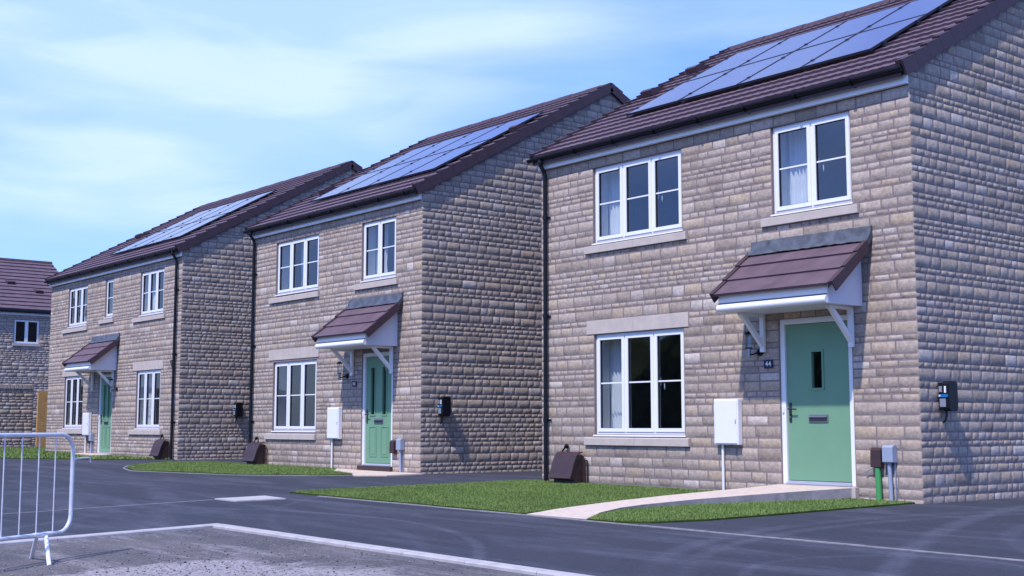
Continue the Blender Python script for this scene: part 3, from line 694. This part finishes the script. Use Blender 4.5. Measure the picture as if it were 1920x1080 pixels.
def lamp(root, x):
    b = MB(); zt = 1.22; y = YF-.14
    b.tube([(x+.09, YF-.012, .98), (x+.09, YF-.035, .98)], [.05, .045], 'black', 14); b.tube([(x+.09, YF-.035, .98), (x+.06, y, .95), (x+.0, y, .96), (x, y, 1.0)], .011, 'black')
    b.tube([(x, y, .90), (x, y, 1.03)], [.026, .03], 'steel', 12); b.tube([(x, y, 1.03), (x, y, 1.045)], [.05, .05], 'black', 12)
    w_ = b.build('wall_lamp', root)
    c = MB(); c.tube([(x, y, zt), (x, y, zt+.025), (x, y, zt+.045)], [.062, .05, .012], 'black', 12); c.build('lamp_cap', w_)
    g = MB(); g.tube([(x, y, 1.046), (x, y, zt)], [.042, .052], 'glass', 12, cap=False); g.build('lamp_glass', w_)
def text_mesh(root, txt, x, y, z, h, parent_name):
    cu = bpy.data.curves.new('digits', 'FONT'); cu.body = txt; cu.size = h*1.45; cu.align_x = 'CENTER'; cu.align_y = 'CENTER'; cu.extrude = .0012; cu.offset = .0012; cu.space_character = 1.12
    to = bpy.data.objects.new('tmp', cu); me = bpy.data.meshes.new_from_object(to); bpy.data.objects.remove(to)
    O = Vector(root['_o']); me.transform(Matrix.Translation(Vector((x, y, z))-O) @ Matrix.Rotation(math.radians(90), 4, 'X')); me.materials.clear(); me.materials.append(M['letters'])
    o = bpy.data.objects.new('digits', me); COL.objects.link(o); o.parent = root; return o
def plate(root, txt, x, z):
    b = MB(); b.box(x-.075, x+.075, YF-.024, YF-.014, z-.055, z+.055, 'navy'); p = b.build('number_plate', root, bevel=.002); text_mesh(p, txt, x, YF-.026, z, .062, '')
def gutter(root, x0, x1, pipe_x, splay=None, ends=True):
    b = MB(); gy, gz_, r = 13.135, 4.325, .052
    pr = [(gy-r*math.cos(t*math.pi/8), gz_-r*math.sin(t*math.pi/8)) for t in range(9)]; pi = [(gy-(r-.006)*math.cos(t*math.pi/8), gz_-(r-.006)*math.sin(t*math.pi/8)) for t in range(8, -1, -1)]
    b.prism(pr+pi, x0-.0, x1+.0, 'black')
    for xe in (x0-.008, x1): b.prism([(gy-(r+.004)*math.cos(t*math.pi/8), gz_+.004-(r+.004)*math.sin(t*math.pi/8)) for t in range(9)], xe, xe+.008, 'black')
    gt = b.build('gutter', root)
    x = x0+.25
    while x < x1-.1:
        k = MB(); k.prism([(gy-.066, gz_+.012), (gy-.062, gz_-.03), (gy-.03, gz_-.064), (gy+.05, gz_-.07), (13.197+.03, gz_-.09), (13.197+.03, gz_+.01), (gy+.062, gz_+.01), (gy+.045, gz_-.045), (gy, gz_-.062), (gy-.045, gz_-.05), (gy-.06, gz_+.012)], x-.018, x+.018, 'black'); x += .86; k.build('gutter_bracket', gt)
    p = MB(); r = .034; y = YF-.065; zb = gz(pipe_x, YF)+.02
    p.tube([(pipe_x, gy, gz_-.04), (pipe_x, gy, gz_-.12), (pipe_x, y-.01, gz_-.24), (pipe_x, y, gz_-.3), (pipe_x, y, 2.0), (pipe_x, y, .5), (pipe_x, y, zb)], r, 'black', 10)
    p.tube([(pipe_x, gy, gz_-.1), (pipe_x, gy, gz_-.02)], .046, 'black', 10)
    for z in (3.35, 1.75, .1):
        p.tube([(pipe_x, y, z-.03), (pipe_x, y, z+.03)], .042, 'black', 10); p.box(pipe_x-.075, pipe_x+.075, YF-.03, YF-.012, z-.014, z+.014, 'black')
    if splay: p.tube([(pipe_x, y, splay-.12), (pipe_x-.05, y-.01, splay), (pipe_x-.12, y-.01, splay+.1)], .034, 'black', 10)
    p.build('downpipe', root)
def fascia(root, x0, x1):
    b = MB(); b.box(x0, x1, 13.225, 13.284, 4.148, EZ+.0, 'white'); b.build('fascia_board', root, bevel=.003)
# ------------------------------------------------------------------ houses
def house(x0, x1, label, windows, door_x, style, pv, pipe, can, ver, num, lampx, seed, lod, splay=None, pvy=14.15):
    zb = -1.25; ztop = 4.15
    root = thing('detached_house', ((x0+x1)/2, (YF+22.9)/2, gz((x0+x1)/2, 14)), label, 'house', 'new stone houses in a row')
    b = MB(); T = .3; holes = []; shole = []
    for wv in windows:
        holes.append((wv['x'][0], wv['x'][1], wv['z'][0], wv['z'][1]))
        shole.append(holes[-1]); s = wv['sill']; shole.append((s[0], s[1], s[2], s[3]))
        if s[3] < wv['z'][0]: shole.append((wv['x'][0], wv['x'][1], s[3], wv['z'][0]))
        if wv.get('lintel'): shole.append(wv['lintel'])
    dz0 = -.745; dh = (door_x[0], door_x[1], dz0, 1.40); holes.append(dh); shole.append(dh)
    wall_panel(b, lambda a, c, d, e, m: b.box(a, c, YF, YF+T, d, e, m), x0, x1, zb, ztop+.06, holes, 'mortar')
    zg = lambda y: roof_top(y)-.12
    for (xa, xb) in ((x1-T, x1), (x0, x0+T)):
        b.prism([(YF+T, zb), (22.6, zb), (22.6, zg(22.6)), (RY, zg(RY)), (YF+T, zg(YF+T))], xa, xb, 'mortar')
        # triangular piece of gable over front wall thickness
        b.prism([(YF+.0005, ztop+.061), (YF+T, ztop+.061), (YF+T, zg(YF+T)-.0), (YF+.0005, zg(YF+.0005))], xa, xb, 'mortar')
    b.box(x0, x1, 22.6, 22.9, zb, 4.2, 'mortar')
    for h in holes[:-1]:
        for q in ((h[0], h[0]+.008, h[2], h[3]), (h[1]-.008, h[1], h[2], h[3]), (h[0]+.008, h[1]-.008, h[3]-.008, h[3]), (h[0]+.008, h[1]-.008, h[2], h[2]+.008)): b.box(q[0], q[1], YF+.107, YF+T+.01, q[2], q[3], 'inner')
    # interior floors, ceiling, partition
    b.box(x0+T, x1-T, YF+T, 22.6, -.80, -.72, 'interior_dark'); b.box(x0+T, x1-T, YF+T, 22.6, 1.72, 1.98, 'inner'); b.box(x0+T, x1-T, YF+T, 22.6, 4.12, 4.2, 'inner')
    b.box(x0+T, x1-T, 17.2, 17.3, -.72, 1.72, 'inner'); b.box(x0+T, x1-T, 16.9, 17.0, 1.98, 4.12, 'inner')
    for q in (.33, .62): xm = x0+(x1-x0)*q; b.box(xm-.05, xm+.05, YF+1.0, 16.85, -.72, 1.72, 'inner'); b.box(xm-.05, xm+.05, YF+1.0, 16.85, 1.98, 4.12, 'inner')
    zst = gz(x0, YF)-.05
    stones(b, lambda u, z, d: (u, YF-d, z), x0-.012, x1+.012, zst-.03, ztop, shole, 'stone', .0012, seed, lod=lod)
    stones(b, lambda u, z, d: (x1+d, u, z), YF-.011, 22.9, zst-.03, 7.1, [], 'stone_rough', .0024, seed+1, zmax=lambda y: zg(y)-.0, prow=.0038, lod=lod, lf=(.9, 2.3))
    stones(b, lambda u, z, d: (x0-d, YF+36.2-u, z), YF+.0, 22.9, zst-.03, 7.1, [], 'stone_rough', .008, seed+2, zmax=lambda y: zg(YF+36.2-y)-.0, prow=.016, lod=2, hs=(.15, .2))
    b.build('wall', root)
    roof = house_roof(root, x0-.03, x1+.03, coarse=lod > 0)
    fascia(root, x0-.0, x1+.01); gutter(root, x0-.12, x1+.03, pipe, splay)
    for wv in windows:
        window(root, wv['x'][0], wv['x'][1], wv['z'][0], wv['z'][1], wv['n'], curtains=wv.get('cur', [(wv['x'][0]-.1, wv['x'][0]+.36)] if wv['n'] > 1 else ()), sill=wv['sill'], lintel=wv.get('lintel'), joints=wv.get('j', 1), handles=wv.get('h', ()), seed=seed)
    door(root, door_x[0], door_x[1], dz0, 1.40, style)
    st = MB(); st.box(door_x[0]-.05, door_x[1]+.03, YF-.06, YF+.25, dz0-.2, dz0-.004, 'cast' if style == 'plain' else 'brown'); st.build('door_step', root, bevel=.004)
    canopy(root, *can)
    lamp(root, lampx)
    if num: plate(root, num[0], num[1], .82)
    for (x, y) in ver: vent_tile(roof, x, y)
    s0 = (pvy-EY)/CA
    for j in range(2):
        for i in range(4): pv_panel(root, pv+i*1.165, s0+j*1.6)
    pv_edge(root, pv+4*1.165-.02, s0)
    return root
W = lambda x0, x1, z0, z1, n, s, lin=None, **k: dict(x=(x0, x1), z=(z0, z1), n=n, sill=s, lintel=lin, **k)
H1 = house(-15.43, -8.57, 'nearest stone house, its plain green door has one small window and a number 44 plate', [
    W(-14.20, -12.34, 2.82, 4.0, 3, (-14.37, -12.24, 2.66, 2.79), h=(2,)),
    W(-10.70, -9.44, 2.82, 4.0, 2, (-10.87, -9.33, 2.66, 2.79), j=0, h=(1,)),
    W(-14.20, -12.34, -.12, 1.40, 3, (-14.40, -12.24, -.285, -.155), (-14.36, -12.24, 1.405, 1.615), h=(2,))],
    (-10.64, -9.50), 'plain', -14.28, -15.27, (-11.08, -9.18), [(-15.12, 15.5), (-14.98, 16.5)], ('44', -10.81), -11.04, 11, 0)
H2 = house(-25.27, -18.79, 'middle stone house of the row, between the nearest and the farthest house', [
    W(-24.23, -22.46, 2.82, 3.95, 3, (-24.46, -22.40, 2.64, 2.77), cur=[(-23.78, -23.45)]),
    W(-20.82, -19.64, 2.82, 3.96, 2, (-21.04, -19.55, 2.65, 2.78), j=0),
    W(-24.27, -22.47, -.09, 1.36, 3, (-24.53, -22.44, -.275, -.14), (-24.46, -22.38, 1.405, 1.63), cur=[(-23.72, -23.55)])],
    (-20.76, -19.70), 'twin', -23.92, -25.13, (-21.27, -19.40), [(-24.55, 14.65), (-19.0, 15.7)], ('46', -21.0), -21.36, 21, 0, pvy=13.95)
H3 = house(-37.98, -28.93, 'farthest house in the row, with five front windows and its door left of centre', [
    W(-36.55, -35.10, 2.86, 3.98, 3, (-36.92, -34.98, 2.69, 2.82)),
    W(-33.78, -33.23, 2.96, 4.0, 1, (-34.12, -33.12, 2.80, 2.92), j=0, cur=()),
    W(-31.43, -29.98, 2.86, 3.98, 3, (-31.82, -29.84, 2.69, 2.82)),
    W(-36.62, -35.17, -.05, 1.42, 3, (-36.95, -35.0, -.21, -.08), (-36.8, -35.0, 1.425, 1.65), cur=()),
    W(-31.50, -30.02, -.05, 1.42, 3, (-31.84, -29.88, -.21, -.08), (-31.72, -29.88, 1.425, 1.65))],
    (-34.02, -33.06), 'twin', -35.1, -29.14, (-34.60, -32.68), [(-37.1, 15.6)], None, -32.82, 31, 0, splay=1.5, pvy=13.95)
# ------------------------------------------------------------------ far house facing the camera across the end of the row
def far_house():
    X = -50.0; y0, y1 = 8.0, 18.95; eave = 4.50; rx = -54.6; rz = 7.0
    root = thing('detached_house', (X-4.5, 13, -.75), 'distant stone house at the left edge, its plum roof above the garden wall', 'house')
    b = MB(); T = .3; win = [(16.12, 17.08, 3.20, 4.12)]
    wall_panel(b, lambda a, c, d, e, m: b.box(X-T, X, a, c, d, e, m), y0, y1, -1.2, eave, win, 'mortar')
    b.box(X-9.2, X-9.2+T, y0, y1, -1.2, eave, 'mortar')
    for (ya, yb) in ((y0, y0+T), (y1-T, y1)): b.prism([(X-T-.001, -1.2), (X-8.9, -1.2), (X-8.9, eave), (rx, rz-.15), (X-T-.001, eave)], ya, yb, 'mortar', axis='y')
    b.box(X-8.9, X-T, y0+T, y1-T, 1.9, 2.1, 'inner'); b.box(X-4, X-3.9, y0+T, y1-T, 2.1, 4.4, 'inner')
    stones(b, lambda u, z, d: (X+d, u, z), y0, y1, -1.0, eave, win+[(16.05, 17.15, 3.1, 3.2)], 'stone_rough', .004, 77, lod=2, prow=.008)
    b.build('wall', root)
    w_ = MB(); a, c, d, e = win[0]
    def bx(ya, yb, za, zb, xa, xb, m): w_.box(X-xb, X-xa, ya, yb, za, zb, m)
    for q in ((a, c, d, d+.07), (a, c, e-.07, e), (a, a+.07, d+.07, e-.07), (c-.07, c, d+.07, e-.07), ((a+c)/2-.06, (a+c)/2+.06, d+.07, e-.07)): bx(*q, .03, .1, 'white')
    wo = w_.build('window', root, bevel=.004)
    g = MB(); g.add([(X-.06, a, d), (X-.06, c, d), (X-.06, c, e), (X-.06, a, e)], [(0, 1, 2, 3)], 'glass'); g.build('pane', wo)
    s = MB(); s.box(X-.05, X+.04, a-.06, c+.06, d-.1, d, 'cast'); s.build('sill', wo)
    r = MB(); run = X+.15-rx; rise = rz-eave; LL = math.hypot(run, rise); ca = run/LL; sa = rise/LL
    def fp(s, h): return (X+.15-s*ca+h*sa, eave+s*sa+h*ca)
    n = 14; gg = LL/n
    for i in range(n):
        q = [fp(i*gg, .05), fp((i+1)*gg, .01), fp((i+1)*gg, -.04), fp(i*gg, -.02)]
        r.prism(q, y0-.1, y1+.1, 'tile', axis='y')
    r.prism([(2*rx-X-.15, eave), (rx, rz), (rx, rz-.06), (2*rx-X-.15, eave-.06)], y0-.1, y1+.1, 'tile', axis='y')
    ro = r.build('roof', root)
    k = MB(); y = y0-.1
    while y < y1+.1:
        k.prism([(rx-.13, rz-.02), (rx-.07, rz+.07), (rx+.07, rz+.07), (rx+.13, rz-.02)], y, min(y+.44, y1+.11), 'tile_dark', axis='y'); y += .45
    k.build('ridge_tiles', ro)
    for (px, py) in ((16.6, 2.55), (17.5, 1.75)):
        v = MB(); q = [fp(py, .02), fp(py, .14), fp(py+.35, .05), fp(py+.35, .0)]; v.prism(q, px-.15, px+.15, 'tile_dark', axis='y'); v.build('vent_tile', ro)
    gt = MB(); gt.box(X+.04, X+.17, y0-.1, y1+.1, eave-.11, eave-.01, 'black'); gt.build('gutter', root, bevel=.02)
    f = MB(); f.box(X+.012, X+.035, y0, y1, eave-.2, eave-.02, 'white'); f.build('fascia_board', root)
far_house()
# garden wall and timber fence
b = MB(); XW = -44.0; root = thing('garden_wall', (XW, 9, -.8), 'stone garden wall with upright coping stones at the far left', 'wall')
b.box(XW-.22, XW, 2.0, 14.93, -1.2, 1.26, 'mortar'); stones(b, lambda u, z, d: (XW+d, u, z), 2.0, 14.93, -.95, 1.26, [], 'stone_rough', .004, 91, lod=1, prow=.010); b.build('wall_face', root)
b = MB(); y = 2.0; r = random.Random(5)
while y < 14.9:
    e = y+r.uniform(.09, .15); b.cc = r.random(); b.box(XW-.25, XW+.035, y+.005, min(e, 14.93)-.005, 1.262, 1.262+r.uniform(.14, .18), 'stone_rough'); y = e
b.build('coping', root, bevel=.01)
b = MB(); root = thing('timber_fence', (-43.6, 15.6, -.75), 'tall orange timber board fence between the garden wall and the farthest house', 'fence')
y = 14.95; q = []
while y < 17.6: b.box(-43.62, -43.6, y, y+.118, -.7, 1.2+r.uniform(-.006, .006), 'timber'); y += .125
b.box(-43.68, -43.625, 14.95, 17.6, .85, .93, 'timber'); b.box(-43.68, -43.625, 14.95, 17.6, -.35, -.27, 'timber'); b.build('boards', root, bevel=.003)
for yy in (14.98, 16.9): p = MB(); p.box(-43.78, -43.685, yy, yy+.095, -.9, 1.15, 'timber'); p.build('post', root)
# ------------------------------------------------------------------ wall-mounted things
def copy_tree(o, parent=None):
    c = o.copy(); COL.objects.link(c); c.parent = parent
    for ch in list(o.children): copy_tree(ch, c)
    return c
def place(o, loc, label, first):
    c = o if first else copy_tree(o)
    c.location = loc; c['label'] = label; return c
# white meter cabinet (origin: bottom left of the cabinet on the wall)
mt = thing('meter_cabinet', (0, 0, 0), '', 'meter box', 'white meter boxes on the house fronts')
b = MB(); b.box(0, .43, -.10, -.012, 0, .62, 'white'); b.build('cabinet', mt, bevel=.008)
b = MB(); b.box(.018, .412, -.112, -.1005, .018, .602, 'white'); d_ = b.build('cabinet_door', mt, bevel=.006)
b = MB(); b.box(.385, .397, -.116, -.1125, .28, .34, 'steel'); b.build('lock', d_)
b = MB(); b.tube([(.10, -.04, -.0005), (.10, -.04, -.62)], .019, 'white', 10); b.build('cable_pipe', mt)
for i, (x, l) in enumerate(((-11.71, 'white meter box beside the plain green door of the nearest house'), (-21.86, 'white meter box on the middle house between its window and door'), (-34.86, 'white meter box on the farthest house beside its door'))):
    place(mt, (x, YF, -.25), l, i == 0)
# brown gas meter box
gb = thing('gas_meter_box', (0, 0, 0), '', 'gas meter box', 'brown gas meter boxes at the foot of the walls')
b = MB(); b.prism([(-.012, -.48), (-.012, -.07), (-.06, -.045), (-.13, -.06), (-.19, -.13), (-.25, -.30), (-.30, -.42), (-.22, -.42), (-.22, -.48)], 0, .46, 'brown'); b.build('housing', gb, bevel=.006)
b = MB(); prof = [(-.05, .0), (-.12, -.008), (-.185, -.06), (-.24, -.17), (-.29, -.33), (-.325, -.40)]
inn = [(y+.014*(1 if y < -.1 else 0), z-.016) for y, z in prof][::-1]
b.prism(prof+inn, -.02, .48, 'brown', smooth=False); lid = b.build('lid', gb, bevel=.004)
b = MB(); b.box(.49, .51, -.05, -.03, -.48, -.12, 'brown'); b.box(.56, .575, -.05, -.03, -.48, -.14, 'brown'); b.tube([(.5, -.04, -.12), (.5, -.02, -.10)], .012, 'brown'); b.tube([(.50, -.04, -.13), (.567, -.04, -.13)], .010, 'brown'); b.build('gas_pipe', gb)
b = MB(); b.tube([(-.03, -.04, -.02), (.06, -.05, .05), (.10, -.05, .085)], .014, 'black'); b.tube([(.09, -.05, .06), (.12, -.05, .10)], .032, 'black'); b.build('regulator', gb)
for i, (x, l) in enumerate(((-14.90, 'brown gas meter box at the foot of the nearest house below its downpipe'), (-24.97, 'brown gas meter box at the foot of the middle house'), (-29.82, 'brown gas meter box at the foot of the farthest house'))):
    place(gb, (x, YF, gz(x, YF)+.49), l, i == 0)
# EV chargers
ev = thing('car_charger', (0, 0, 0), '', 'car charger', 'black car chargers on the side walls')
b = MB(); pr = [(0+.03, -.18), (.18-.03, -.18), (.18, -.15), (.18, .15), (.15, .18), (.03, .18), (0, .15), (0, -.15)]
b.prism(pr, .075, .17, 'black'); b.build('cover', ev, bevel=.008)
b = MB(); b.box(.018, .0745, .004, .176, -.165, .165, 'black'); bk = b.build('back_box', ev, bevel=.006)
b = MB(); b.box(.03, .07, -.004, .0035, .05, .12, 'label'); b.box(.10, .125, -.004, -.0005, .04, .12, 'letters'); b.build('label_plate', ev)
b = MB(); b.box(.03, .15, -.012, -.0005, -.012, .022, 'blue'); b.box(.035, .055, -.018, -.0125, -.005, .015, 'letters'); b.build('socket', ev)
b = MB(); b.box(.04, .12, -.01, -.0005, -.13, -.03, 'label'); b.build('socket_flap', ev, bevel=.003)
b = MB(); b.tube([(.09, .05, -.165), (.09, .05, -.23), (.08, .045, -.28), (.05, .03, -.32)], [.016, .016, .014, .012], 'black'); b.build('cable', ev)
for i, (x, y, z, l) in enumerate(((-8.57, 13.67, .36, 'black car charger with a blue socket on the side wall of the nearest house'), (-18.79, 13.67, .36, 'black car charger on the side wall of the middle house'), (-28.93, 14.75, .41, 'black car charger on the side wall of the farthest house'))):
    place(ev, (x, y, z), l, i == 0)
# service entry boxes low on the fronts
sb = thing('cable_entry_box', (0, 0, 0), '', 'junction box', 'brown cable entry boxes by the doors')
b = MB(); b.prism([(-.012, .0), (-.012, .235), (-.05, .24), (-.085, .21), (-.09, 0)], 0, .145, 'brown'); b.build('box', sb, bevel=.006)
gs = thing('service_box', (0, 0, 0), '', 'junction box', 'pale grey service boxes on ducts')
b = MB(); b.prism([(-.012, 0), (-.012, .20), (-.07, .205), (-.105, .18), (-.105, 0)], 0, .145, 'bluegrey'); b.build('box', gs, bevel=.006)
b = MB(); b.tube([(.06, -.05, -.0005), (.075, -.05, -.46)], .026, 'bluegrey', 10); b.box(.115, .128, -.03, -.014, -.44, -.0005, 'bluegrey'); b.build('duct', gs)
for i, (x, l) in enumerate(((-9.22, 'brown cable entry box above a green duct beside the plain green door'), (-19.66, 'brown cable entry box right of the middle house door'), (-34.55, 'brown cable entry box below the meter box of the farthest house'))):
    place(sb, (x, YF, -.495 if i != 2 else -.47), l, i == 0)
for i, (x, l) in enumerate(((-9.04, 'pale grey service box on a duct near the corner of the nearest house'), (-19.42, 'pale grey service box on a duct near the corner of the middle house'), (-34.36, 'grey service box on a duct beside the meter box of the farthest house'))):
    place(gs, (x, YF, -.43 if i != 2 else -.40), l, i == 0)
dt = thing('green_duct', (-9.2, YF, -.9), 'upright green cable duct rising from grass under the brown box', 'cable duct')
b = MB(); b.tube([(-9.14, YF-.055, -.505), (-9.13, YF-.055, -.95)], .036, 'greenduct', 12); b.build('duct', dt)
b = MB(); b.tube([(-9.15, YF-.055, -.50), (-9.18, YF-.06, -.51), (-9.28, YF-.05, -.53), (-9.33, YF-.03, -.58)], .006, 'bluegrey', 6); b.build('cable', dt)
# ------------------------------------------------------------------ crowd barrier
C0 = Vector((-11.306, 3.952)); D = Vector((-.4802, .8771)); zg = gz(-11.3, 3.95)-.022
br = thing('crowd_barrier', (C0.x, C0.y, zg), 'galvanised crowd control barrier on the rough road at the left edge', 'barrier')
def bp(s, h, o=0.0): return (C0.x+D.x*s-D.y*o, C0.y+D.y*s+D.x*o, zg+h)
xr = .362; R_ = .15; lo, hi = .235, 1.105; xl = -1.75
pth = [bp(xl+R_, lo)]
pth = []
def arc(cx, cz, a0, a1, n=6): return [bp(cx+R_*math.cos(a0+(a1-a0)*i/n), cz+R_*math.sin(a0+(a1-a0)*i/n)) for i in range(n+1)]
pth += arc(xr-R_, lo+R_, -math.pi/2, 0); pth += arc(xr-R_, hi-R_, 0, math.pi/2); pth += arc(xl+R_, hi-R_, math.pi/2, math.pi); pth += arc(xl+R_, lo+R_, math.pi, 3*math.pi/2)
b = MB(); b.tube(pth, .019, 'galv', 12, closed=True); b.build('frame', br)
s = .138
while s > xl+.1:
    b = MB(); b.tube([bp(s, lo+.01), bp(s, hi-.01)], .0065, 'galv', 6); b.build('bar', br); s -= .205
for s in (.0, -1.4):
    for (tx, fx, fy) in ((.055, .34, -.04), (-.055, -.34, .04)):
        q = bp(s, 0); b = MB(); b.tube([bp(s+tx, lo-.005), (q[0]+fx, q[1]+fy, gz(q[0]+fx, q[1]+fy)-.022)], .019, 'white_paint', 10); b.build('leg', br)
    b = MB(); b.tube([bp(s-.09, lo), bp(s+.11, lo)], .0235, 'galv', 10); b.build('sleeve', br)
b = MB(); b.tube([bp(xr, .88), bp(xr+.06, .888), bp(xr+.21, .893), bp(xr+.235, .885), bp(xr+.235, .85)], .008, 'galv', 8); b.build('hook', br)
for o in list(bpy.data.objects):
    if '_o' in o: del o['_o']
